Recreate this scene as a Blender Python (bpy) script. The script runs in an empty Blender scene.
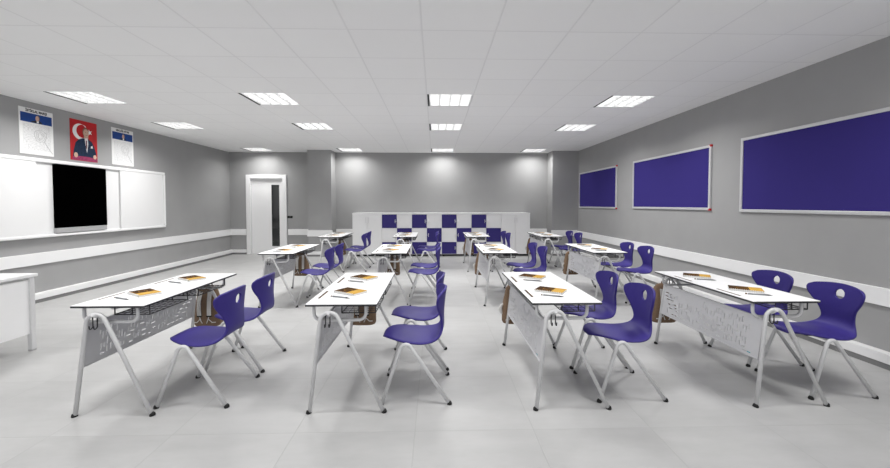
import bpy, bmesh, math, random
from mathutils import Vector, Matrix
random.seed(7)
C = bpy.context.scene.collection
PI = math.pi

# ------------------------------------------------------------------ materials
def new_mat(name):
    m = bpy.data.materials.new(name); m.use_nodes = True
    nt = m.node_tree
    return m, nt, nt.nodes['Principled BSDF']

def srgb(r, g, b):
    f = lambda c: (c/255/12.92) if c/255 <= .04045 else ((c/255+.055)/1.055)**2.4
    return (f(r), f(g), f(b), 1)

def plain(name, col, rough=.5, spec=.5, metal=0, var=0.0, scale=40, bump=0.0):
    m, nt, b = new_mat(name)
    b.inputs['Roughness'].default_value = rough
    b.inputs['Specular IOR Level'].default_value = spec
    b.inputs['Metallic'].default_value = metal
    b.inputs['Base Color'].default_value = col
    if var or bump:
        tc = nt.nodes.new('ShaderNodeTexCoord')
        n = nt.nodes.new('ShaderNodeTexNoise'); n.inputs['Scale'].default_value = scale; n.inputs['Detail'].default_value = 4
        nt.links.new(tc.outputs['Object'], n.inputs['Vector'])
        if var:
            r = nt.nodes.new('ShaderNodeMapRange')
            r.inputs['From Min'].default_value = .3; r.inputs['From Max'].default_value = .7
            r.inputs['To Min'].default_value = 1-var; r.inputs['To Max'].default_value = 1+var
            mx = nt.nodes.new('ShaderNodeVectorMath'); mx.operation = 'SCALE'
            mx.inputs[0].default_value = col[:3]
            nt.links.new(n.outputs['Fac'], r.inputs['Value']); nt.links.new(r.outputs['Result'], mx.inputs['Scale'])
            nt.links.new(mx.outputs[0], b.inputs['Base Color'])
        if bump:
            bp = nt.nodes.new('ShaderNodeBump'); bp.inputs['Strength'].default_value = bump; bp.inputs['Distance'].default_value = .01
            nt.links.new(n.outputs['Fac'], bp.inputs['Height']); nt.links.new(bp.outputs[0], b.inputs['Normal'])
    return m

def grid_mat(name, size, x0, y0, line, col, dark, rough, streak, cellvar, spec=.5):
    """tiles laid on a world grid: joint lines, tone per tile, cloudy streaks"""
    m, nt, b = new_mat(name); N = nt.nodes.new; L = nt.links.new
    b.inputs['Roughness'].default_value = rough
    b.inputs['Specular IOR Level'].default_value = spec
    g = N('ShaderNodeNewGeometry'); s = N('ShaderNodeSeparateXYZ'); L(g.outputs['Position'], s.inputs[0])
    def M(op, a, bb=None, cc=None):
        n = N('ShaderNodeMath'); n.operation = op
        for i, v in enumerate((a, bb, cc)):
            if v is None: continue
            if isinstance(v, (int, float)): n.inputs[i].default_value = v
            else: L(v, n.inputs[i])
        return n.outputs[0]
    ds = []; cells = []
    for ax, o in (('X', x0), ('Y', y0)):
        u = M('DIVIDE', M('SUBTRACT', s.outputs[ax], o), size)
        fl = M('FLOOR', u); fr = M('SUBTRACT', u, fl)
        ds.append(M('MINIMUM', fr, M('SUBTRACT', 1.0, fr))); cells.append(fl)
    d = M('MULTIPLY', M('MINIMUM', ds[0], ds[1]), size)
    mask = N('ShaderNodeMapRange'); mask.inputs['From Min'].default_value = line*.3; mask.inputs['From Max'].default_value = line
    L(d, mask.inputs['Value'])
    cv = N('ShaderNodeCombineXYZ'); L(cells[0], cv.inputs[0]); L(cells[1], cv.inputs[1])
    wn = N('ShaderNodeTexWhiteNoise'); wn.noise_dimensions = '3D'; L(cv.outputs[0], wn.inputs['Vector'])
    off = N('ShaderNodeVectorMath'); off.operation = 'SCALE'; L(wn.outputs['Color'], off.inputs[0]); off.inputs['Scale'].default_value = 9
    addv = N('ShaderNodeVectorMath'); addv.operation = 'ADD'
    mp = N('ShaderNodeMapping'); mp.inputs['Scale'].default_value = (1.3, 3.5, 1); L(g.outputs['Position'], mp.inputs['Vector'])
    L(mp.outputs[0], addv.inputs[0]); L(off.outputs[0], addv.inputs[1])
    n1 = N('ShaderNodeTexNoise'); n1.inputs['Scale'].default_value = 1.6; n1.inputs['Detail'].default_value = 6; n1.inputs['Roughness'].default_value = .62
    L(addv.outputs[0], n1.inputs['Vector'])
    f = M('ADD', M('MULTIPLY', M('SUBTRACT', n1.outputs['Fac'], .5), streak), M('MULTIPLY', M('SUBTRACT', wn.outputs['Value'], .5), cellvar))
    f = M('ADD', f, 1.0)
    sc = N('ShaderNodeVectorMath'); sc.operation = 'SCALE'; sc.inputs[0].default_value = col[:3]; L(f, sc.inputs['Scale'])
    mix = N('ShaderNodeMix'); mix.data_type = 'RGBA'
    L(mask.outputs[0], mix.inputs['Factor']); mix.inputs['A'].default_value = dark; L(sc.outputs[0], mix.inputs['B'])
    L(mix.outputs['Result'], b.inputs['Base Color'])
    bp = N('ShaderNodeBump'); bp.inputs['Strength'].default_value = .3; bp.inputs['Distance'].default_value = .004
    L(mask.outputs[0], bp.inputs['Height']); L(bp.outputs[0], b.inputs['Normal'])
    return m

TILE = .63; CX0 = -.1093; CY0 = 5.183
M = {}
M['wall'] = plain('wall_paint', (.34, .34, .34, 1), .85, .15, var=.02, scale=3)
M['floor'] = grid_mat('floor_tiles', .755, -.127, 2.37, .0035, (.43, .429, .425, 1), (.37, .37, .365, 1), .42, .32, .08, .35)
M['ceil'] = grid_mat('ceiling_tiles', TILE, CX0, CY0, .011, (.87, .87, .87, 1), (.78, .78, .78, 1), .9, .02, .015, .1)
M['trim'] = plain('white_trim', (.82, .82, .82, 1), .45, .4, var=.01, scale=5)
M['plinth'] = plain('grey_plinth', (.20, .20, .20, 1), .7, .2, var=.02, scale=8)
M['white'] = plain('white_laminate', (.80, .80, .80, 1), .35, .4, var=.008, scale=12)
M['top'] = plain('desktop_laminate', (.86, .86, .86, 1), .35, .4, var=.006, scale=12)
M['edge'] = plain('dark_edge', (.03, .03, .033, 1), .5, .4, var=.05, scale=30)
M['tube'] = plain('grey_powder_coat', (.60, .60, .605, 1), .38, .5, var=.015, scale=30)
M['panel'] = plain('perforated_steel', (.54, .54, .555, 1), .45, .4, var=.015, scale=25)
M['rubber'] = plain('black_rubber', (.012, .012, .012, 1), .6, .3, var=.1, scale=60)
M['wire'] = plain('black_wire', (.02, .02, .022, 1), .4, .5, var=.05, scale=60)
M['indigo'] = plain('indigo_plastic', (.036, .025, .182, 1), .5, .25, var=.03, scale=60, bump=.03)
M['felt'] = plain('indigo_felt', (.040, .030, .180, 1), .95, .1, var=.05, scale=300, bump=.1)
M['blue_door'] = plain('indigo_laminate', (.030, .021, .160, 1), .5, .3, var=.02, scale=20)
M['alu'] = plain('aluminium', (.62, .62, .63, 1), .35, .5, metal=.3, var=.02, scale=40)
M['red'] = plain('red_corner', (.50, .012, .015, 1), .5, .4, var=.05, scale=60)
M['board'] = plain('whiteboard_enamel', (.78, .78, .78, 1), .3, .45, var=.004, scale=5)
M['black'] = plain('black_screen', (.0004, .0004, .0004, 1), .9, 0.0, var=.05, scale=20)
M['grey'] = plain('mid_grey', (.38, .38, .385, 1), .5, .4, var=.02, scale=30)
M['door'] = plain('white_door', (.82, .82, .82, 1), .45, .4, var=.006, scale=4)
M['glass'] = plain('dark_glass', (.02, .022, .022, 1), .06, .6, var=.05, scale=3)
M['brown'] = plain('brown_canvas', (.195, .130, .085, 1), .85, .2, var=.10, scale=70, bump=.25)
M['strap'] = plain('pale_webbing', (.62, .61, .59, 1), .8, .2, var=.05, scale=90)
M['cover_brown'] = plain('brown_print', (.050, .022, .006, 1), .75, .08, var=.45, scale=60)
M['cover_mid'] = plain('amber_print', (.22, .10, .012, 1), .75, .08, var=.35, scale=50)
M['cover_gold'] = plain('yellow_print', (.52, .30, .045, 1), .6, .15, var=.15, scale=35)
M['paper'] = plain('paper', (.78, .77, .74, 1), .8, .2, var=.03, scale=200)
M['groove'] = plain('wooden_pencil', (.13, .062, .02, 1), .8, .1, var=.2, scale=60)
M['pen'] = plain('pen_grey', (.22, .23, .24, 1), .35, .5, metal=.3, var=.05, scale=60)
M['cyan'] = plain('cyan_print', (.02, .30, .36, 1), .5, .3, var=.03, scale=60)
M['lum_frame'] = plain('white_lamp_frame', (.72, .72, .72, 1), .4, .4, var=.01, scale=20)
M['louvre'] = plain('louvre_metal', (.70, .70, .70, 1), .3, .5, var=.01, scale=20)
M['navy'] = plain('navy_print', (.010, .025, .060, 1), .7, .2, var=.25, scale=30)
M['flag_red'] = plain('red_print', (.46, .012, .016, 1), .6, .25, var=.12, scale=9)
M['skin'] = plain('skin_print', (.60, .40, .31, 1), .7, .2, var=.12, scale=60)
M['hair'] = plain('hair_print', (.17, .13, .10, 1), .7, .2, var=.2, scale=60)
M['print_white'] = plain('white_print', (.80, .80, .79, 1), .7, .2, var=.02, scale=40)
M['print_blue'] = plain('blue_print', (.010, .050, .235, 1), .6, .25, var=.06, scale=20)
M['ink'] = plain('ink', (.03, .03, .03, 1), .7, .2, var=.05, scale=60)
M['tie'] = plain('tie_print', (.16, .08, .09, 1), .7, .2, var=.1, scale=60)
M['desk_red'] = plain('lectern_print', (.30, .04, .11, 1), .7, .2, var=.25, scale=40)

def emis(name, s):
    m, nt, b = new_mat(name)
    b.inputs['Base Color'].default_value = (.9, .9, .9, 1)
    b.inputs['Emission Color'].default_value = (1, 1, .99, 1); b.inputs['Emission Strength'].default_value = s
    n = nt.nodes.new('ShaderNodeTexNoise'); n.inputs['Scale'].default_value = 2
    tc = nt.nodes.new('ShaderNodeTexCoord'); nt.links.new(tc.outputs['Object'], n.inputs['Vector'])
    r = nt.nodes.new('ShaderNodeMapRange'); r.inputs['To Min'].default_value = .45; r.inputs['To Max'].default_value = .6
    nt.links.new(n.outputs['Fac'], r.inputs['Value']); nt.links.new(r.outputs[0], b.inputs['Roughness'])
    return m
M['lamp'] = emis('lamp_diffuser', 2.6)

def script_mat():
    """a page of faint, unreadable small print: thin broken grey lines on white"""
    m, nt, b = new_mat('small_print'); N = nt.nodes.new; L = nt.links.new
    b.inputs['Roughness'].default_value = .7
    tc = N('ShaderNodeTexCoord'); mp = N('ShaderNodeMapping'); mp.inputs['Scale'].default_value = (1, 38, 90)
    L(tc.outputs['Object'], mp.inputs[0])
    n = N('ShaderNodeTexNoise'); n.inputs['Scale'].default_value = 1.0; n.inputs['Detail'].default_value = 2; L(mp.outputs[0], n.inputs['Vector'])
    r = N('ShaderNodeValToRGB'); r.color_ramp.elements[0].position = .36; r.color_ramp.elements[0].color = (.60, .60, .60, 1)
    r.color_ramp.elements[1].position = .56; r.color_ramp.elements[1].color = (.78, .78, .78, 1)
    L(n.outputs['Fac'], r.inputs[0]); L(r.outputs[0], b.inputs['Base Color'])
    return m
M['script'] = script_mat()

# ------------------------------------------------------------------ mesh helpers
class MB:
    """collects shapes with material slots, links ONE mesh object"""
    def __init__(s): s.bm = bmesh.new(); s.mats = []
    def mi(s, m):
        if m not in s.mats: s.mats.append(m)
        return s.mats.index(m)
    def _fin(s, faces, m, smooth=False):
        i = s.mi(m)
        for f in faces: f.material_index = i; f.smooth = smooth
    def box(s, x0, x1, y0, y1, z0, z1, m, bev=0):
        r = bmesh.ops.create_cube(s.bm, size=1)
        for v in r['verts']:
            v.co = Vector(((x0+x1)/2+v.co.x*(x1-x0), (y0+y1)/2+v.co.y*(y1-y0), (z0+z1)/2+v.co.z*(z1-z0)))
        fs = set(f for v in r['verts'] for f in v.link_faces)
        s._fin(fs, m)
        if bev:
            es = list(set(e for v in r['verts'] for e in v.link_edges))
            q = bmesh.ops.bevel(s.bm, geom=es, offset=bev, segments=2, affect='EDGES', profile=.5)
            s._fin(q['faces'], m, False)
        return s
    def poly(s, pts, m):
        f = s.bm.faces.new([s.bm.verts.new(p) for p in pts]); s._fin([f], m); return s
    def prism(s, pts, d, m):
        """flat polygon pts extruded by vector d"""
        d = Vector(d); a = [s.bm.verts.new(p) for p in pts]; b = [s.bm.verts.new(Vector(p)+d) for p in pts]
        n = len(a); fs = [s.bm.faces.new(a), s.bm.faces.new(b[::-1])]
        for i in range(n): fs.append(s.bm.faces.new((a[i], b[i], b[(i+1) % n], a[(i+1) % n])))
        s._fin(fs, m); return s
    def tube(s, pts, r, m, n=10, closed=False):
        pts = [Vector(p) for p in pts]; rings = []; k = len(pts)
        t0 = None; nrm = None
        for i, p in enumerate(pts):
            if closed: t = (pts[(i+1) % k]-pts[i-1]).normalized()
            elif i == 0: t = (pts[1]-p).normalized()
            elif i == k-1: t = (p-pts[i-1]).normalized()
            else: t = ((pts[i+1]-p).normalized()+(p-pts[i-1]).normalized()).normalized()
            if nrm is None:
                up = Vector((0, 0, 1)) if abs(t.z) < .9 else Vector((1, 0, 0))
                nrm = t.cross(up).normalized()
            else:
                nrm = (t0.rotation_difference(t) @ nrm).normalized()
            t0 = t; bn = t.cross(nrm)
            rr = r[i] if isinstance(r, (list, tuple)) else r
            rings.append([s.bm.verts.new(p+rr*(math.cos(2*PI*j/n)*nrm+math.sin(2*PI*j/n)*bn)) for j in range(n)])
        fs = []
        for i in range(k if closed else k-1):
            a, b = rings[i], rings[(i+1) % k]
            for j in range(n): fs.append(s.bm.faces.new((a[j], a[(j+1) % n], b[(j+1) % n], b[j])))
        s._fin(fs, m, True)
        if not closed:
            s._fin([s.bm.faces.new(rings[0][::-1]), s.bm.faces.new(rings[-1])], m)
        return s
    def build(s, name, parent=None, loc=None):
        bmesh.ops.recalc_face_normals(s.bm, faces=s.bm.faces)
        me = bpy.data.meshes.new(name); s.bm.to_mesh(me); s.bm.free()
        for m in s.mats: me.materials.append(M[m])
        o = bpy.data.objects.new(name, me); C.objects.link(o)
        if parent is not None: o.parent = parent
        if loc is not None: o.location = loc
        return o

def fillet(pts, r, seg=6):
    pts = [Vector(p) for p in pts]; out = [pts[0]]
    for i in range(1, len(pts)-1):
        a, p, b = pts[i-1], pts[i], pts[i+1]
        u = (a-p).normalized(); v = (b-p).normalized(); ang = u.angle(v)
        rr = r[i-1] if isinstance(r, (list, tuple)) else r
        d = min(rr/math.tan(ang/2), (a-p).length*.48, (b-p).length*.48)
        R = d*math.tan(ang/2); bis = (u+v).normalized(); c = p+bis*(R/math.sin(ang/2))
        s0 = p+u*d-c; s1 = p+v*d-c; tot = s0.angle(s1); ax = s0.cross(s1).normalized()
        for k in range(seg+1): out.append(c+Matrix.Rotation(tot*k/seg, 3, ax) @ s0)
    out.append(pts[-1]); return out

def tag(o, label, cat, group=None):
    o['label'] = label; o['category'] = cat
    if group: o['group'] = group
    return o
def thing(name, label, cat, loc=(0, 0, 0), group=None):
    o = bpy.data.objects.new(name, None); C.objects.link(o); o.location = loc; o.empty_display_size = .1
    return tag(o, label, cat, group)
def struct(mb, name, parent=None):
    o = mb.build(name, parent); o['kind'] = 'structure'; return o
def dup(root, loc, label):
    r = root.copy(); C.objects.link(r); r.location = loc; r['label'] = label
    for ch in list(root.children):
        c = ch.copy(); C.objects.link(c); c.parent = r
        for g in list(ch.children):
            d = g.copy(); C.objects.link(d); d.parent = c
    return r

# ------------------------------------------------------------------ room shell
H = 2.916; LW = -5.85; RW = 4.0; YB = 11.05; YF = -2.2
T = .12
COLS_L = (-8, -4, 0, 4); ROWS_L = (0, 3, 8)
fl = MB().box(LW-T, RW+T, YF-T, YB+T, -.12, 0, 'floor'); struct(fl, 'floor')
# ceiling with an opening over each light
cm = MB()
lit = {(i, j) for i in COLS_L for j in ROWS_L}
xs = sorted({LW-T, RW+T} | {CX0+i*TILE for i in COLS_L} | {CX0+(i+1)*TILE for i in COLS_L})
ys = sorted({YF-T, YB+T} | {CY0+j*TILE for j in ROWS_L} | {CY0+(j+1)*TILE for j in ROWS_L})
for a in range(len(xs)-1):
    for b in range(len(ys)-1):
        mx, my = (xs[a]+xs[a+1])/2, (ys[b]+ys[b+1])/2
        if (math.floor((mx-CX0)/TILE), math.floor((my-CY0)/TILE)) in lit and xs[a+1]-xs[a] < .64 and ys[b+1]-ys[b] < .64: continue
        cm.box(xs[a], xs[a+1], ys[b], ys[b+1], H, H+.02, 'ceil')
cm.box(LW-T, RW+T, YF-T, YB+T, H+.16, H+.2, 'ceil')
struct(cm, 'ceiling')
struct(MB().box(LW-T, LW, YF-T, YB+T, 0, H+.16, 'wall'), 'wall_left')
struct(MB().box(RW, RW+T, YF-T, YB+T, 0, H+.16, 'wall'), 'wall_right')
DX0, DX1, DZ = -5.29, -4.32, 2.19
wb = MB()
wb.box(LW, DX0, YB, YB+T, 0, H+.16, 'wall').box(DX1, RW, YB, YB+T, 0, H+.16, 'wall').box(DX0, DX1, YB, YB+T, DZ, H+.16, 'wall')
struct(wb, 'wall_back')
PY = 10.55
struct(MB().box(-3.48, -2.842, PY, YB, 0, H, 'wall'), 'pillar_left')
struct(MB().box(3.27, RW, PY, YB, 0, H, 'wall'), 'pillar_right')

# dado rails and low trunking around the room
RZ0, RZ1 = .548, .718
def rail(name, x0, x1, y0, y1, z0, z1):
    struct(MB().box(x0, x1, y0, y1, z0, z1, 'trim', .004), name)
rail('trim_1', LW, LW+.025, YF, YB, RZ0, RZ1)
rail('trim_2', LW+.025, -5.40, YB-.025, YB, RZ0, RZ1)
rail('trim_3', -4.215, -3.48, YB-.025, YB, RZ0, RZ1)
rail('trim_4', -3.505, -2.817, PY-.025, PY, RZ0, RZ1)
rail('trim_5', RW-.025, RW, YF, PY, .532, .692)
rail('trim_6', 3.245, RW-.025, PY-.025, PY, .548, .708)
rail('trim_7', -2.842, -2.27, YB-.025, YB, RZ0, RZ1)
rail('trim_8', 2.65, 3.27, YB-.025, YB, RZ0, RZ1)
D = .085
def low(name, x0, x1, y0, y1):
    ix = .006
    mb = MB().box(x0, x1, y0, y1, .05, .136, 'trim', .004)
    struct(mb, name)
    struct(MB().box(x0+(ix if x0 > 0 else 0), x1-(ix if x0 < 0 and x1-x0 < .2 else 0), y0+(ix if y1-y0 < .2 else 0), y1, 0, .05, 'plinth'), name.replace('baseboard', 'baseboard_plinth'))
low('baseboard_left', LW, LW+D, YF, YB)
low('baseboard_back', LW+D, -5.40, YB-D*.6, YB)
low('baseboard_back_middle', -4.215, -3.48, YB-D*.6, YB)
low('baseboard_pillar_left', -3.505, -2.817, PY-D*.6, PY)
low('baseboard_right', RW-D, RW, YF, PY)
low('baseboard_pillar_right', 3.245, RW-D, PY-D*.6, PY)

# door
dr = MB().box(DX0+.02, DX1-.02, YB+.055, YB+.095, .005, DZ-.02, 'door')
door = struct(dr, 'door_1')
fr = MB().box(-5.39, -5.27, YB-.03, YB+.05, 0, 2.275, 'door', .004).box(-4.355, -4.245, YB-.03, YB+.05, 0, 2.275, 'door', .004).box(-5.27, -4.355, YB-.03, YB+.05, 2.17, 2.275, 'door', .004)
fr.build('door_frame', door)
gp = MB().box(-4.70, -4.475, YB+.045, YB+.062, .225, 1.99, 'glass'); gp.build('door_glass', door)
tr = MB()
tr.box(-4.705, -4.698, YB+.043, YB+.06, .22, 1.995, 'door').box(-4.477, -4.47, YB+.043, YB+.06, .22, 1.995, 'door').build('glazing_bead', door)
# dark double switch
sw = thing('wall_socket', 'small black double socket plate on the wall beside the door', 'socket', (-4.16, YB, 1.066))
MB().box(-.075, -.003, -.010, 0, -.033, .033, 'rubber', .004).build('socket_face', sw)
MB().box(.003, .075, -.010, 0, -.033, .033, 'rubber', .004).build('socket_face', sw)

# ------------------------------------------------------------------ ceiling lights
def make_light(label, loc):
    t = thing('ceiling_light', label, 'ceiling light', loc, 'louvred ceiling lights')
    w = TILE; hd = .085
    MB().box(.001, w-.001, .001, .008, 0, hd, 'lum_frame').box(.001, w-.001, w-.008, w-.001, 0, hd, 'lum_frame') \
        .box(.001, .008, .008, w-.008, 0, hd, 'lum_frame').box(w-.008, w-.001, .008, w-.008, 0, hd, 'lum_frame') \
        .box(.001, w-.001, .001, w-.001, hd, hd+.01, 'lum_frame').build('housing', t)
    MB().box(.03, w-.01, .01, w-.01, hd-.012, hd-.008, 'lamp').build('diffuser', t)
    lv = MB(); n = 4; x0, x1 = .036, w-.012
    for k in range(n+1):
        x = x0+(x1-x0)*k/n
        lv.prism([(x-.010, .014, .040), (x+.010, .014, .040), (x+.002, .014, .002), (x-.002, .014, .002)], (0, w-.028, 0), 'louvre')
    for k in range(6):
        y = .016+(w-.032)*k/5
        lv.box(x0, x1, y-.0025, y+.0025, .004, .038, 'louvre')
    lv.build('louvre', t)
    MB().box(.006, .030, .006, w-.006, -.002, .012, 'rubber').build('dark_side_gap', t)
    return t
light0 = None
rown = {0: 'third row from the lockers', 3: 'second row from the lockers', 8: 'row beside the back wall'}
coln = {-8: 'first column from the whiteboard', -4: 'second column from the whiteboard', 0: 'third column from the whiteboard', 4: 'column by the noticeboards'}
for i in COLS_L:
    for j in ROWS_L:
        loc = (CX0+i*TILE, CY0+j*TILE, H)
        lab = 'square recessed louvred ceiling light, %s, %s' % (rown[j], coln[i])
        if light0 is None: light0 = make_light(lab, loc)
        else: dup(light0, loc, lab)
POWER = 28; WORLD = 1.7
def lamp(x, y, z, p, sx, sy, spread=180):
    d = bpy.data.lights.new('tube_lamp', 'AREA'); d.shape = 'RECTANGLE'; d.size = sx; d.size_y = sy; d.energy = p; d.spread = math.radians(spread)
    d.color = (1, .995, .985)
    o = bpy.data.objects.new('tube_lamp', d); C.objects.link(o); o.location = (x, y, z); return o
for i in COLS_L:
    for j in ROWS_L:
        for k in range(4):                        # four tubes between the louvre blades
            lamp(CX0+i*TILE+.036+(TILE-.048)*(k+.5)/4, CY0+(j+.5)*TILE, H+.001, POWER/4*(.6 if j == 8 else 1), .05, .54, 150)
    lamp(CX0+(i+.5)*TILE, CY0-4.5*TILE, H-.012, POWER, .52, .52, 150)

# ------------------------------------------------------------------ whiteboard, screen, posters
bt = thing('whiteboard', 'long white framed sliding whiteboard on the wall around the black screen', 'whiteboard', (LW, 0, 0))
def kd(p): return (5.85-p)/5.85
B0, B1, Z0, Z1 = 4.525*kd(.06), 8.445*kd(.06), 1.4376-.5026*kd(.06), 1.4376+.680*kd(.06)
MB().box(.001, .018, B0+.02, B1-.02, Z0+.02, Z1-.02, 'board').build('back_panel', bt)
ff = MB(); e = .055
ff.box(  .001, .060, B0, B1, Z1-e, Z1, 'trim', .012).box(  .001, .060, B0, B1, Z0, Z0+e*.8, 'trim', .012)
ff.box(  .001, .060, B0, B0+e, Z0+e*.8, Z1-e, 'trim').box(  .001, .060, B1-e, B1, Z0+e*.8, Z1-e, 'trim')
ff.build('frame', bt)
MB().box(.030, .050, B0+e+.005, 5.765*kd(.05), Z0+e*.8, Z1-e, 'board').build('sliding_panel', bt)
MB().box(.030, .050, 7.265*kd(.05), B1-e-.005, Z0+e*.8, Z1-e, 'board').build('sliding_panel', bt)
sc = thing('interactive_screen', 'black square screen mounted in the middle of the whiteboard', 'screen', (LW, 0, 0))
MB().box(.019, .062, 6.035*kd(.05), 6.940*kd(.05), 1.069, 2.048, 'black').build('display', sc)
MB().box(.019, .068, 6.035*kd(.06), 6.940*kd(.06), .992, 1.068, 'grey', .004).build('speaker_bar', sc)

def yz(cx, cy, pts, x=0): return [(x, cx+a, cy+b) for a, b in pts]
def circ(r, n=20, ox=0, oy=0, ry=None): return [(ox+r*math.cos(2*PI*k/n), oy+(ry or r)*math.sin(2*PI*k/n)) for k in range(n)]

def text_part(name, s, size, loc, parent, mat, width=None):
    cu = bpy.data.curves.new(name, 'FONT'); cu.body = s; cu.size = size; cu.align_x = 'CENTER'; cu.align_y = 'CENTER'; cu.extrude = .0004
    cu.offset = .002
    o = bpy.data.objects.new(name, cu); C.objects.link(o); cu.materials.append(M[mat])
    bpy.context.view_layer.update()
    me = bpy.data.meshes.new_from_object(o.evaluated_get(bpy.context.evaluated_depsgraph_get())); bpy.data.objects.remove(o)
    o = bpy.data.objects.new(name, me); C.objects.link(o)
    if not me.materials: me.materials.append(M[mat])
    o.parent = parent; o.location = loc; o.rotation_euler = (PI/2, 0, PI/2)
    if width:
        bpy.context.view_layer.update(); w = o.dimensions.x
        if w > 0: o.scale = (width/w, 1, 1)
    return o

def text_poster(label, y0, y1, z0, z1, title, tw):
    w, h = y1-y0, z1-z0
    t = thing('wall_poster', label, 'poster', (LW, y0, z0), 'text posters above the whiteboard')
    sh = MB().box(0, .006, 0, w, 0, h, 'print_white'); sh.build('sheet', t)
    MB().box(.006, .0075, .018, w-.018, h*.695, h*.895, 'print_blue').build('blue_band', t)
    MB().box(.006, .0070, .05, w-.045, h*.10, h*.66, 'script').build('small_print', t)
    # rose-like line drawing over the print
    d = MB(); cx, cy = w*.60, h*.42
    for k, r in enumerate((.085, .06, .035)):
        pts = [(.0078, cx+r*math.cos(a)*(1+.12*math.sin(3*a+k)), cy+r*1.15*math.sin(a)*(1+.10*math.cos(2*a+k))) for a in [2*PI*q/24 for q in range(24)]]
        d.tube(pts, .0018, 'grey', 4, True)
    d.tube([(.0078, cx+.05, cy-.07), (.0078, cx+.11, cy-.16), (.0078, w-.02, .04)], .0022, 'grey', 4)
    d.build('rose_drawing', t)
    p = MB(); px, pz = w*.53, h*.705
    p.prism(yz(px, pz, [(-.10, 0), (-.085, .016), (-.03, .030), (.0, .034), (.03, .030), (.055, .018), (.065, 0)], .0075), (.0006, 0, 0), 'ink')
    p.prism(yz(px, pz, [(-.015, .0), (.012, .0), (.014, .034), (-.016, .034)], .0081), (.0004, 0, 0), 'print_white')
    p.prism(yz(px, pz, circ(.030, 18, .0, .070, .042), .0083), (.0006, 0, 0), 'hair')
    p.prism(yz(px, pz, circ(.025, 18, -.008, .064, .038), .0089), (.0006, 0, 0), 'skin')
    p.build('portrait', t)
    text_part('title', title, .050, (.0070, w*.5, h*.945), t, 'ink', tw)
    return t
text_poster('white poster with blue portrait band, first one along the wall before the red poster', 5.552, 6.030, 2.160, 2.820, 'İSTİKLAL MARŞI', .30)
text_poster('white poster with blue portrait band, hung between the red poster and the door', 7.088, 7.582, 2.162, 2.833, 'GENÇLİĞE HİTABE', .30)

fp = thing('flag_poster', 'red poster of a man in a navy suit before a crescent and star flag', 'poster', (LW, 6.303, 2.155))
w, h = .484, .662
MB().box(0, .006, 0, w, 0, h, 'flag_red').build('sheet', fp)
cr = MB()
R, r2, oc = .130, .108, .050
outer = [(.17+R*math.cos(a), .475+R*math.sin(a)) for a in [math.radians(42+k*(276/28)) for k in range(29)]]
inner = [(.17+oc*.9+r2*math.cos(a), .475+oc*.25+r2*math.sin(a)) for a in [math.radians(318-12-k*(258/28)) for k in range(29)]]
for k in range(28):
    a, b, c_, d_ = outer[k], outer[k+1], inner[27-k], inner[28-k]
    cr.poly([(.0066, *a), (.0066, *b), (.0066, *c_), (.0066, *d_)], 'print_white')
cr.build('crescent', fp)
st = MB(); sp = []
for k in range(10):
    rr = .052 if k % 2 == 0 else .021; a = PI/2+.3+k*PI/5
    sp.append((.345+rr*math.cos(a), .490+rr*math.sin(a)))
st.prism(yz(0, 0, sp, .0066), (.0006, 0, 0), 'print_white').build('star', fp)
mn = MB()
mn.prism(yz(0, 0, [(.035, .055), (.050, .16), (.085, .29), (.14, .345), (.215, .375), (.31, .375), (.38, .335), (.425, .26), (.455, .15), (.462, .055)], .0074), (.0008, 0, 0), 'navy')
mn.prism(yz(0, 0, [(.245, .385), (.305, .385), (.312, .29), (.285, .14), (.262, .27)], .0083), (.0006, 0, 0), 'print_white')
mn.prism(yz(0, 0, [(.266, .345), (.288, .345), (.292, .24), (.279, .19), (.266, .24)], .0090), (.0005, 0, 0), 'tie')
mn.prism(yz(0, 0, [(.355, .225), (.400, .232), (.388, .262), (.400, .275), (.362, .262)], .0083), (.0006, 0, 0), 'print_white')
mn.prism(yz(0, 0, [(.238, .375), (.312, .375), (.318, .42), (.235, .42)], .0084), (.0005, 0, 0), 'skin')
mn.prism(yz(0, 0, circ(.056, 22, .268, .478, .075), .0092), (.0005, 0, 0), 'hair')
mn.prism(yz(0, 0, circ(.050, 22, .274, .466, .068), .0098), (.0006, 0, 0), 'skin')
for (ex, ez, er) in ((.262, .478, .008), (.298, .480, .008)): mn.prism(yz(0, 0, circ(er, 8, ex, ez, er*.5), .0105), (.0004, 0, 0), 'hair')
mn.prism(yz(0, 0, [(.268, .425), (.296, .428), (.292, .434), (.272, .432)], .0105), (.0004, 0, 0), 'tie')
mn.build('portrait', fp)
hd = MB()
hd.prism(yz(0, 0, [(.02, .005), (.475, .005), (.47, .062), (.30, .075), (.10, .070), (.03, .06)], .0084), (.0006, 0, 0), 'desk_red')
hd.prism(yz(0, 0, circ(.034, 16, .085, .085, .042), .0092), (.0006, 0, 0), 'skin').prism(yz(0, 0, circ(.032, 16, .430, .085, .036), .0092), (.0006, 0, 0), 'skin')
hd.build('lectern_and_hands', fp)

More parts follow.
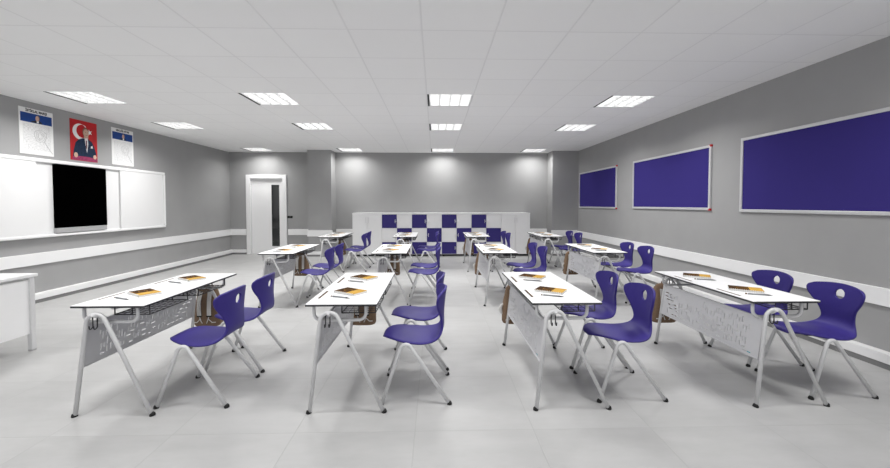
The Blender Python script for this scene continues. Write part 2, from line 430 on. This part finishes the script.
# ------------------------------------------------------------------ notice boards
def notice(label, y0, y1, z0, z1, red):
    y0, y1 = y0*.993, y1*.993; z0, z1 = 1.4376+(z0-1.4376)*.993, 1.4376+(z1-1.4376)*.993
    t = thing('notice_board', label, 'notice board', (RW, y0, z0), 'indigo notice boards')
    w, h = y1-y0, z1-z0; e = .036
    MB().box(-.016, -.001, e*.6, w-e*.6, e*.6, h-e*.6, 'felt').build('felt_panel', t)
    f = MB(); f.box(-.028, -.001, 0, w, 0, e, 'alu', .004).box(-.028, -.001, 0, w, h-e, h, 'alu', .004)
    f.box(-.028, -.001, 0, e, e, h-e, 'alu', .003).box(-.028, -.001, w-e, w, e, h-e, 'alu', .003); f.build('frame', t)
    for zz in (0, h):
        s_ = 1 if zz == 0 else -1
        k = MB(); k.prism([(-.031, -.006, zz-.006*s_), (-.031, .024, zz-.006*s_), (-.031, .024, zz+.010*s_), (-.031, .012, zz+.014*s_), (-.031, .010, zz+.026*s_), (-.031, -.006, zz+.026*s_)], (.028, 0, 0), red)
        c = k.build('corner_cap', t); c['label'] = 'red plastic corner cap'
    return t
notice('indigo felt board in aluminium frame, first from the corner pillar', 8.327, 10.50, 1.334, 2.292, 'red')
notice('indigo felt board in aluminium frame, middle of the three on the wall', 5.450, 7.630, 1.348, 2.297, 'red')
notice('indigo felt board in aluminium frame, third from the corner pillar, cut by the picture edge', 2.735, 4.910, 1.334, 2.295, 'alu')

# ------------------------------------------------------------------ cabinets along the back wall
CY = 10.46
def cabinet_base(t, w):
    d = YB-CY-.003
    MB().box(0, w, .02, d, .055, 1.195, 'white').box(0, w, 0, .02, 1.155, 1.195, 'white').box(0, w, 0, .02, .055, .062, 'white') \
        .build('carcass', t)
    MB().box(.01, w-.01, .05, d-.02, .012, .055, 'rubber').build('plinth', t)
    for x in (.04, w-.07): MB().box(x, x+.03, .02, .05, 0, .055, 'rubber').build('foot', t)
def handle_t(p, x, z, s, m):
    mb = MB(); mb.tube([(x, -.022, z-.050), (x, -.022, z+.050)], .006, m, 8)
    mb.tube([(x, -.022, z), (x+s*.035, -.004, z)], .005, m, 8); mb.build('handle', p)
TW = .805
for x0, lab, i in ((-2.258, 'tall white two-door cupboard at the whiteboard end of the locker row', 0), (1.827, 'tall white two-door cupboard at the noticeboard end of the locker row', 1)):
    t = thing('cupboard', lab, 'cupboard', (x0, CY, 0), 'cupboards at the ends of the locker row')
    cabinet_base(t, TW)
    for k in (0, 1):
        d = MB().box(.004+k*TW/2, TW/2-.002+k*TW/2-.002*k, -.001, .0185, .064, 1.153, 'white', .002).build('door', t)
        hx = TW/2+(.035 if k else -.035)
        MB().tube(fillet([(hx, 0, .93), (hx, -.025, .93), (hx, -.025, 1.07), (hx, 0, 1.07)], .012, 4), .005, 'alu', 8).build('handle', d)
GW = .82
ordn = ['first', 'second', 'third', 'fourth']
RWZ = [(.782, 1.150), (.396, .776), (.066, .390)]
for u in range(4):
    x0 = -1.453+u*GW
    t = thing('locker_unit', 'white and indigo chequered six-door locker unit, %s from the door end' % ordn[u], 'locker', (x0, CY, 0), 'chequered locker units')
    cabinet_base(t, GW)
    for r in range(3):
        for c in range(2):
            blue = (r+c) % 2 == 0
            d = MB().box(.004+c*GW/2, GW/2-.004+c*GW/2, -.001, .0185, RWZ[r][0], RWZ[r][1], 'blue_door' if blue else 'white', .002).build('locker_door', t)
            d['label'] = 'indigo locker door' if blue else 'white locker door'
            zc = (RWZ[r][0]+RWZ[r][1])/2
            hx = GW/2-.045 if c == 0 else GW/2+.045
            handle_t(d, hx, zc, 1 if c == 0 else -1, 'trim' if blue else 'grey' if False else 'white')

# ------------------------------------------------------------------ teacher's desk
td = thing('teacher_desk', 'plain white desk with grey posts at the picture edge by the whiteboard', 'desk', (0, 0, 0))
X1, Y1 = -3.93, 3.86
MB().box(-4.68, X1, 2.35, Y1, .725, .755, 'white', .006).build('desktop', td)
for (x, y) in ((X1-.055, Y1-.07), (X1-.055, 2.40), (-4.65, Y1-.07), (-4.65, 2.40)):
    l = MB().box(x, x+.045, y, y+.045, .012, .725, 'tube', .006).build('leg', td)
    MB().box(x+.002, x+.043, y+.002, y+.043, 0, .012, 'grey').build('foot_cap', l)
MB().box(X1-.045, X1-.028, 2.445, Y1-.07, .17, .70, 'white').build('modesty_panel', td)
MB().box(-4.605, X1-.055, Y1-.055, Y1-.035, .17, .70, 'white').build('side_panel', td)

# ------------------------------------------------------------------ student desk
DW, DL, DH = .489, 1.205, .750
def make_desk(label, loc):
    t = thing('student_desk', label, 'desk', loc, 'two-seat student desks')
    # tabletop: white laminate over a dark edge band, with two pencil slots
    gx = [0, .032, .052, DW]; gy = [0, .160, .407, .703, .958, DL]
    tp = MB()
    for a in range(3):
        for b in range(5):
            if a == 1 and b in (1, 3): continue
            tp.box(gx[a], gx[a+1], gy[b], gy[b+1], DH-.004, DH, 'top')
    tp.box(-.0005, DW+.0005, -.0005, DL+.0005, DH-.016, DH-.004, 'edge')
    tp.build('tabletop', t)
    for b in (1, 3):
        MB().box(.0325, .0515, gy[b]+.001, gy[b+1]-.001, DH-.004, DH-.0008, 'edge').box(.041, .0495, gy[b]+.012, gy[b+1]-.012, DH-.003, DH-.0001, 'groove').build('pencil_groove', t)
    zt = DH-.016
    for y in (-.018, DL+.0):
        s = 1 if y < .5 else -1
        pts = fillet([(.028, y, .012), (.123, y+s*.030, .858), (.534, y, .012)], .066, 12)
        lf = MB().tube(pts, .0138, 'tube', 12).build('leg_frame', t)
        for fx, ax in ((.028, -1), (.534, 1)):
            MB().tube([(fx+ax*.006, y, 0), (fx+ax*.004, y, .010), (fx-ax*.002, y, .016)], [.019, .019, .0155], 'rubber', 12).build('rubber_foot', lf)
        yb = y+s*.072
        br = MB().tube(fillet([(.043, yb, zt), (.043, yb, .624), (.405, yb, .624), (.405, yb, zt)], .05, 6), .0115, 'tube', 10)
        br.tube([(.160, y, .690), (.160, yb, .640), (.160, yb+s*.01, .622)], .010, 'tube', 8)
        br.build('support_bracket', t)
        hk = MB()
        for hx in (.135, .165):
            hk.tube(fillet([(hx, y+s*.030, .690), (hx, y-s*.006+s*.036, .600), (hx, y+s*.005, .585), (hx, y+s*.000, .615)], .012, 4), .004, 'wire', 6)
        hk.tube([(.130, y+s*.030, .690), (.170, y+s*.030, .690)], .004, 'wire', 6)
        hk.build('bag_hook', t)
    # beams under the top
    MB().box(.20, .24, .08, DL-.08, zt-.03, zt, 'tube').build('under_beam', t)
    # perforated modesty panel, following the slope of the rear legs
    rnd = random.Random(11); nx, nz = 138, 33; occ = [[False]*nz for _ in range(nx)]
    def ok(i, k, a, b):
        for p in range(i-2, i+a+2):
            for q in range(k-2, k+b+2):
                if p < 0 or q < 0 or p >= nx or q >= nz or occ[p][q]: return False
        return True
    def put(i, k, a, b):
        if ok(i, k, a, b):
            for p in range(i, i+a):
                for q in range(k, k+b): occ[p][q] = True
    for _ in range(1100):
        i = rnd.randrange(6, nx-9); k = rnd.randrange(3, nz-7); f = i/nx
        if .50 < f < .80 and k > 16: continue
        if f < .08: continue
        if f > .80: hz = rnd.random() < .75
        else: hz = rnd.random() < .22
        if hz: put(i, k, rnd.choice((4, 5, 6)), 1)
        else: put(i, k, 1, rnd.choice((4, 5, 6)))
    pl = MB(); L0, L1 = .018, DL-.018; zb, zt2 = .330, .612; xb, xt = .062, .094
    vs = {}
    def V(i, k):
        if (i, k) not in vs:
            f = k/nz; vs[(i, k)] = pl.bm.verts.new((xb+(xt-xb)*f, L0+(L1-L0)*i/nx, zb+(zt2-zb)*f))
        return vs[(i, k)]
    fs = []
    for i in range(nx):
        for k in range(nz):
            if not occ[i][k]: fs.append(pl.bm.faces.new((V(i, k), V(i+1, k), V(i+1, k+1), V(i, k+1))))
    pl._fin(fs, 'panel')
    pl.box(xt-.008, xt+.008, L0, L1, zt2, zt2+.010, 'panel').box(xb-.006, xb+.006, L0, L1, zb-.006, zb, 'panel')
    po = pl.build('modesty_panel', t)
    sm = po.modifiers.new('thickness', 'SOLIDIFY'); sm.thickness = .005; sm.offset = 0
    lg = MB(); lx = xb+(xt-xb)*.06
    lg.box(lx-.0035, lx-.0022, .085, .115, zb+.014, zb+.020, 'cyan').box(lx-.0035, lx-.0022, .120, .160, zb+.014, zb+.019, 'grey')
    lo = lg.build('maker_mark', po); lo['label'] = 'tiny cyan and grey printed mark'
    # two wire trays
    for y0 in (.075, .620):
        y1 = y0+.405; x0, x1 = .232, .470; z0, z1 = .668, zt+.002; r = .0042
        b = MB()
        b.tube([(x0, y0, z0), (x1, y0, z0), (x1, y1, z0), (x0, y1, z0)], r, 'wire', 5, True)
        for k in range(9): yy = y0+(y1-y0)*k/8; b.tube([(x0, yy, z0), (x1, yy, z0)], .002, 'wire', 4)
        for k in range(1, 5): xx = x0+(x1-x0)*k/5; b.tube([(xx, y0, z0), (xx, y1, z0)], .002, 'wire', 4)
        for (x, y) in ((x0, y0), (x1, y0), (x1, y1), (x0, y1), ((x0+x1)/2, y0), ((x0+x1)/2, y1)): b.tube([(x, y, z0), (x, y, z1)], r, 'wire', 5)
        for xx in (x0, x1): b.tube([(xx, y0, z1-.004), (xx, y1, z1-.004)], r, 'wire', 5)
        b.build('wire_tray', t)
    return t

# ------------------------------------------------------------------ chair
def catmull(P, n):
    out = []; k = len(P)
    for i in range(k-1):
        p0 = P[max(i-1, 0)]; p1 = P[i]; p2 = P[i+1]; p3 = P[min(i+2, k-1)]
        for q in range(n):
            t = q/n
            out.append(tuple(.5*((2*b)+(-a+c)*t+(2*a-5*b+4*c-d)*t*t+(-a+3*b-3*c+d)*t**3) for a, b, c, d in zip(p0, p1, p2, p3)))
    out.append(P[-1]); return out
def make_chair(label, loc):
    t = thing('student_chair', label, 'chair', loc, 'indigo shell chairs')
    # x along the seat (front feet at 0), z up, half width, sag (edges forward), edge rise
    prof = [(.0, .424, .040, 0, .0), (.004, .434, .080, 0, 0), (.026, .445, .122, 0, -.004), (.07, .453, .161, 0, -.012), (.13, .452, .190, 0, -.020),
            (.20, .444, .206, 0, -.022), (.28, .437, .208, 0, -.020), (.345, .438, .200, .0, -.015), (.392, .447, .183, .002, -.010), (.424, .465, .160, .005, -.005),
            (.443, .491, .140, .008, -.001), (.452, .521, .130, .011, 0), (.453, .553, .131, .014, 0), (.452, .586, .140, .020, 0), (.453, .622, .158, .030, 0), (.456, .665, .192, .046, 0),
            (.461, .708, .217, .060, -.003), (.465, .745, .226, .065, -.010), (.470, .775, .223, .065, -.018), (.473, .795, .210, .060, -.024), (.475, .804, .182, .046, -.022)]
    P = catmull(prof, 3); nr = len(P); nc = 21
    mb = MB(); bm = mb.bm
    def pos(r, u):
        r = max(0, min(nr-1, r)); i = int(r); i = min(i, nr-2); f = r-i
        x, z, w, sg, rs = [a*(1-f)+b*f for a, b in zip(P[i], P[i+1])]
        return Vector((x-sg*u*u, w*u, z+rs*u*u))
    # find rows for the hand hole: centre z .762, half height .042, half width .040
    zc = .722
    rc = min(range(nr), key=lambda i: abs(P[i][1]-zc) if P[i][1] > .6 else 9)
    ra, rb = rc-4, rc+4; wmid = P[rc][2]
    ca, cb = nc//2-5, nc//2+5
    ca, cb = 10-4, 10+4
    us = [-1+2*j/(nc-1) for j in range(nc)]
    grid = {}
    for r in range(nr):
        for c in range(nc):
            if ra < r < rb and ca < c < cb: continue
            grid[(r, c)] = bm.verts.new(pos(r, us[c]))
    fs = []
    for r in range(nr-1):
        for c in range(nc-1):
            if ra <= r < rb and ca <= c < cb: continue
            fs.append(bm.faces.new((grid[(r, c)], grid[(r+1, c)], grid[(r+1, c+1)], grid[(r, c+1)])))
    loop = [(ra, c) for c in range(ca, cb)]+[(r, cb) for r in range(ra, rb)]+[(rb, c) for c in range(cb, ca, -1)]+[(r, ca) for r in range(rb, ra, -1)]
    hw, hh = .036, .040
    dz = (P[rb][1]-P[ra][1])
    def ring(fac):
        vs = []
        for (r, c) in loop:
            y = us[c]*wmid; z = P[r][1]-zc
            a = math.atan2(z/hh, y/hw)
            ey, ez = hw*math.cos(a), hh*math.sin(a)
            yy = ey+(y-ey)*fac; zz = ez+(z-ez)*fac
            # row from z
            tz = zc+zz; rr = ra-1
            for i in range(ra-2, min(rb+2, nr-1)):
                if P[i][1] <= tz <= P[i+1][1]: rr = i+(tz-P[i][1])/(P[i+1][1]-P[i][1]); break
            w = pos(rr, 1).y
            vs.append(bm.verts.new(pos(rr, yy/w)))
        return vs
    prev = [grid[k] for k in loop]
    for fac in (.45, .12, 0):
        cur = ring(fac); n = len(loop)
        for i in range(n): fs.append(bm.faces.new((prev[i], cur[i], cur[(i+1) % n], prev[(i+1) % n])))
        prev = cur
    mb._fin(fs, 'indigo', True)
    sh = mb.build('seat_shell', t)
    m1 = sh.modifiers.new('thickness', 'SOLIDIFY'); m1.thickness = .017; m1.offset = -1
    m2 = sh.modifiers.new('smooth', 'SUBSURF'); m2.levels = 1; m2.render_levels = 1
    for s in (-1, 1):
        pts = fillet([(0, s*.235, .012), (.158, s*.203, .475), (.480, s*.235, .012)], .042, 10)
        lf = MB().tube(pts, .0138, 'tube', 12).build('leg_frame', t)
        for fx, ax in ((0, -1), (.480, 1)):
            MB().tube([(fx+ax*.005, s*.236, 0), (fx+ax*.004, s*.236, .010), (fx-ax*.002, s*.2345, .016)], [.018, .018, .0155], 'rubber', 12).build('rubber_foot', lf)
    cbm = MB(); cbm.tube([(.165, -.203, .422), (.165, .203, .422)], .011, 'tube', 8)
    cbm.box(.11, .33, -.08, .08, .4155, .424, 'rubber'); cbm.tube([(.30, -.13, .417), (.30, .13, .417)], .010, 'tube', 8)
    cbm.build('seat_crossbar', t)
    return t

# ------------------------------------------------------------------ notebook, pen, backpack
def make_notebook(label, loc):
    t = thing('notebook', label, 'notebook', loc, 'notebooks on the desks')
    t.rotation_euler = (0, 0, math.radians(-34))
    L, W = .218, .150
    MB().box(-L/2+.002, L/2-.002, -W/2+.006, W/2-.002, .0015, .0135, 'paper').box(-L/2, L/2, -W/2, W/2, 0, .0015, 'grey').build('pages', t)
    cv = MB(); z0, z1 = .0135, .0150
    f = .10*L
    cv.box(-L/2, f, -W/2+.004, W/2, z0, z1, 'cover_brown'); cv.box(f, L/2, -W/2+.004, W/2, z0, z1, 'cover_gold')
    cv.prism([(f-.040*math.cos(a)-.045, .030*math.sin(a), z1) for a in [2*PI*k/20 for k in range(20)]], (0, 0, .0003), 'cover_mid')
    cv.prism([(f-.032*math.cos(a)-.045, .022*math.sin(a), z1+.0003) for a in [2*PI*k/20 for k in range(20)]], (0, 0, .0003), 'cover_brown')
    cv.box(-L/2+.004, f-.01, -W/2+.008, -W/2+.020, z1, z1+.0003, 'cover_mid')
    cv.box(-.03, f, .052, .066, z1, z1+.0003, 'cover_mid')
    cv.build('cover', t)
    sp = MB()
    for k in range(15):
        x = -L/2+.012+k*(L-.024)/14
        pts = [(x, -W/2+.003+.0075*math.cos(a), .0085+.0085*math.sin(a)) for a in [2*PI*q/10 for q in range(10)]]
        sp.tube(pts, .0013, 'print_white', 4, True)
    sp.build('spiral_binding', t)
    return t
def make_pen(label, loc):
    t = thing('pen', label, 'pen', loc, 'pens on the desks')
    t.rotation_euler = (0, 0, math.atan2(-.066, .155))
    z = .0055
    MB().tube([(0, 0, z), (.010, 0, z)], .0048, 'groove', 8).build('end_button', t)
    MB().tube([(.016, 0, z), (.135, 0, z)], .0055, 'pen', 10).build('barrel', t)
    MB().tube([(.010, 0, z), (.016, 0, z)], .0045, 'print_white', 8).build('white_band', t)
    MB().tube([(.135, 0, z), (.155, 0, z-.001), (.168, 0, z-.002)], [.0052, .003, .0008], 'wire', 8).build('tip', t)
    return t
def rounded_body(mb, y0, levels, m, n=28, p=3.2):
    rings = []
    for (z, hw, hd_, oy) in levels:
        ring = []
        for k in range(n):
            a = 2*PI*k/n; c, s = math.cos(a), math.sin(a)
            ring.append(mb.bm.verts.new((hw*math.copysign(abs(c)**(2/p), c), y0+oy+hd_*math.copysign(abs(s)**(2/p), s), z)))
        rings.append(ring)
    fs = []
    for a, b in zip(rings, rings[1:]):
        for k in range(n): fs.append(mb.bm.faces.new((a[k], a[(k+1) % n], b[(k+1) % n], b[k])))
    fs += [mb.bm.faces.new(rings[0][::-1]), mb.bm.faces.new(rings[-1])]
    mb._fin(fs, m, True)
def strip(mb, pts, w, th, m):
    """flat webbing along pts (in the y-z plane), width in x"""
    for a, b in zip(pts, pts[1:]):
        mb.prism([(a[0]-w/2, a[1], a[2]), (a[0]+w/2, a[1], a[2]), (b[0]+w/2, b[1], b[2]), (b[0]-w/2, b[1], b[2])], (0, -th, 0), m)
def make_bag(label, loc):
    t = thing('backpack', label, 'backpack', loc, 'brown backpacks')
    b = MB()
    rounded_body(b, 0, [(.0, .108, .055, 0), (.006, .122, .066, 0), (.02, .130, .072, 0), (.12, .129, .074, 0), (.22, .119, .070, .0), (.30, .102, .060, -.002), (.36, .092, .048, -.006), (.395, .070, .032, -.010), (.405, .045, .018, -.012)], 'brown')
    b.build('bag_body', t)
    fpk = MB(); rounded_body(fpk, .068, [(.03, .080, .012, 0), (.045, .095, .026, 0), (.15, .096, .028, 0), (.185, .090, .020, 0), (.195, .07, .008, 0)], 'brown'); fpk.build('front_pocket', t)
    for s in (-1, 1):
        st_ = MB()
        strip(st_, [(s*.035, -.020, .385), (s*.045, -.055, .345), (s*.050, -.078, .27), (s*.050, -.084, .18), (s*.048, -.080, .115)], .038, .006, 'strap')
        st_.build('shoulder_strap', t)
        w = MB()
        w.tube([(s*.048, -.083, .118), (s*.040, -.083, .085), (s*.075, -.078, .050), (s*.105, -.066, .048)], .0045, 'strap', 6)
        w.tube([(s*.048, -.083, .118), (s*.030, -.083, .060), (s*.020, -.080, .040)], .004, 'strap', 6)
        w.build('strap_webbing', t)
        q = MB(); q.box(s*.048-.022, s*.048+.022, -.090, -.076, .108, .120, 'rubber'); q.build('strap_buckle', t)
    MB().tube(fillet([(-.028, -.012, .385), (-.022, -.025, .440), (.022, -.025, .440), (.028, -.012, .385)], .02, 5), .007, 'brown', 8).build('grab_handle', t)
    pk = MB(); pk.tube([(-.118, .0, .09), (-.140, .0, .115), (-.150, -.004, .15), (-.136, -.004, .185), (-.118, 0, .200)], [.010, .017, .018, .013, .008], 'strap', 8); pk.build('side_loop', t)
    return t

# ------------------------------------------------------------------ lay the classroom out
COLX = [-2.462+1.571*k for k in range(4)]
CHX = [-1.959+1.578*k for k in range(4)]
ROWY = [2.617, 5.335, 8.050]
rowl = ['third from lockers', 'second from lockers', 'first from lockers']
coll = ['first from whiteboard', 'second from whiteboard', 'third from whiteboard', 'fourth from whiteboard']
ends = ['end away from lockers', 'locker end']
P0 = {}
def place(kind, maker, label, loc):
    if kind not in P0: P0[kind] = maker(label, loc); return P0[kind]
    return dup(P0[kind], loc, label)
for r in range(3):
    for c in range(4):
        where = '%s, %s' % (rowl[r], coll[c]); x, y = COLX[c], ROWY[r]
        place('desk', make_desk, 'white two-seat student desk, %s' % where, (x, y, 0))
        place('bag', make_bag, 'brown backpack hung on the desk %s' % where, (x+.150, y+DL+.105, .200))
        for k in range(2):
            place('chair', make_chair, 'indigo chair, %s of desk %s' % (ends[k], where), (CHX[c], y+(.311, .875)[k], 0))
            by = (.347, .917)[k]
            place('book', make_notebook, 'brown notebook, %s of desk %s' % (ends[k], where), (x+.232, y+by, DH))
            place('pen', make_pen, 'grey pen, %s of desk %s' % (ends[k], where), (x+.119, y+by-.135, DH))

# ------------------------------------------------------------------ camera and world
cam = bpy.data.cameras.new('camera'); co = bpy.data.objects.new('camera', cam); C.objects.link(co)
F = 380.975; Wp, Hp = 890, 468
cam.sensor_fit = 'HORIZONTAL'; cam.sensor_width = 36; cam.lens = 36*F/Wp
cam.shift_y = -(Hp/2-216.344)/Wp if False else (216.344-Hp/2)/Wp
cam.clip_start = .05
co.location = (0, 0, 1.43756)
co.rotation_euler = (PI/2-.0322, 0, -.0264)
bpy.context.scene.camera = co
wd = bpy.data.worlds.new('world'); wd.use_nodes = True; bpy.context.scene.world = wd
wd.node_tree.nodes['Background'].inputs[0].default_value = (.8, .8, .82, 1); wd.node_tree.nodes['Background'].inputs[1].default_value = WORLD
s = bpy.context.scene
s.view_settings.view_transform = 'Standard'; s.view_settings.look = 'None'; s.view_settings.exposure = 0; s.view_settings.gamma = 1
s.cycles.max_bounces = 10; s.cycles.diffuse_bounces = 6; s.cycles.sample_clamp_indirect = 8
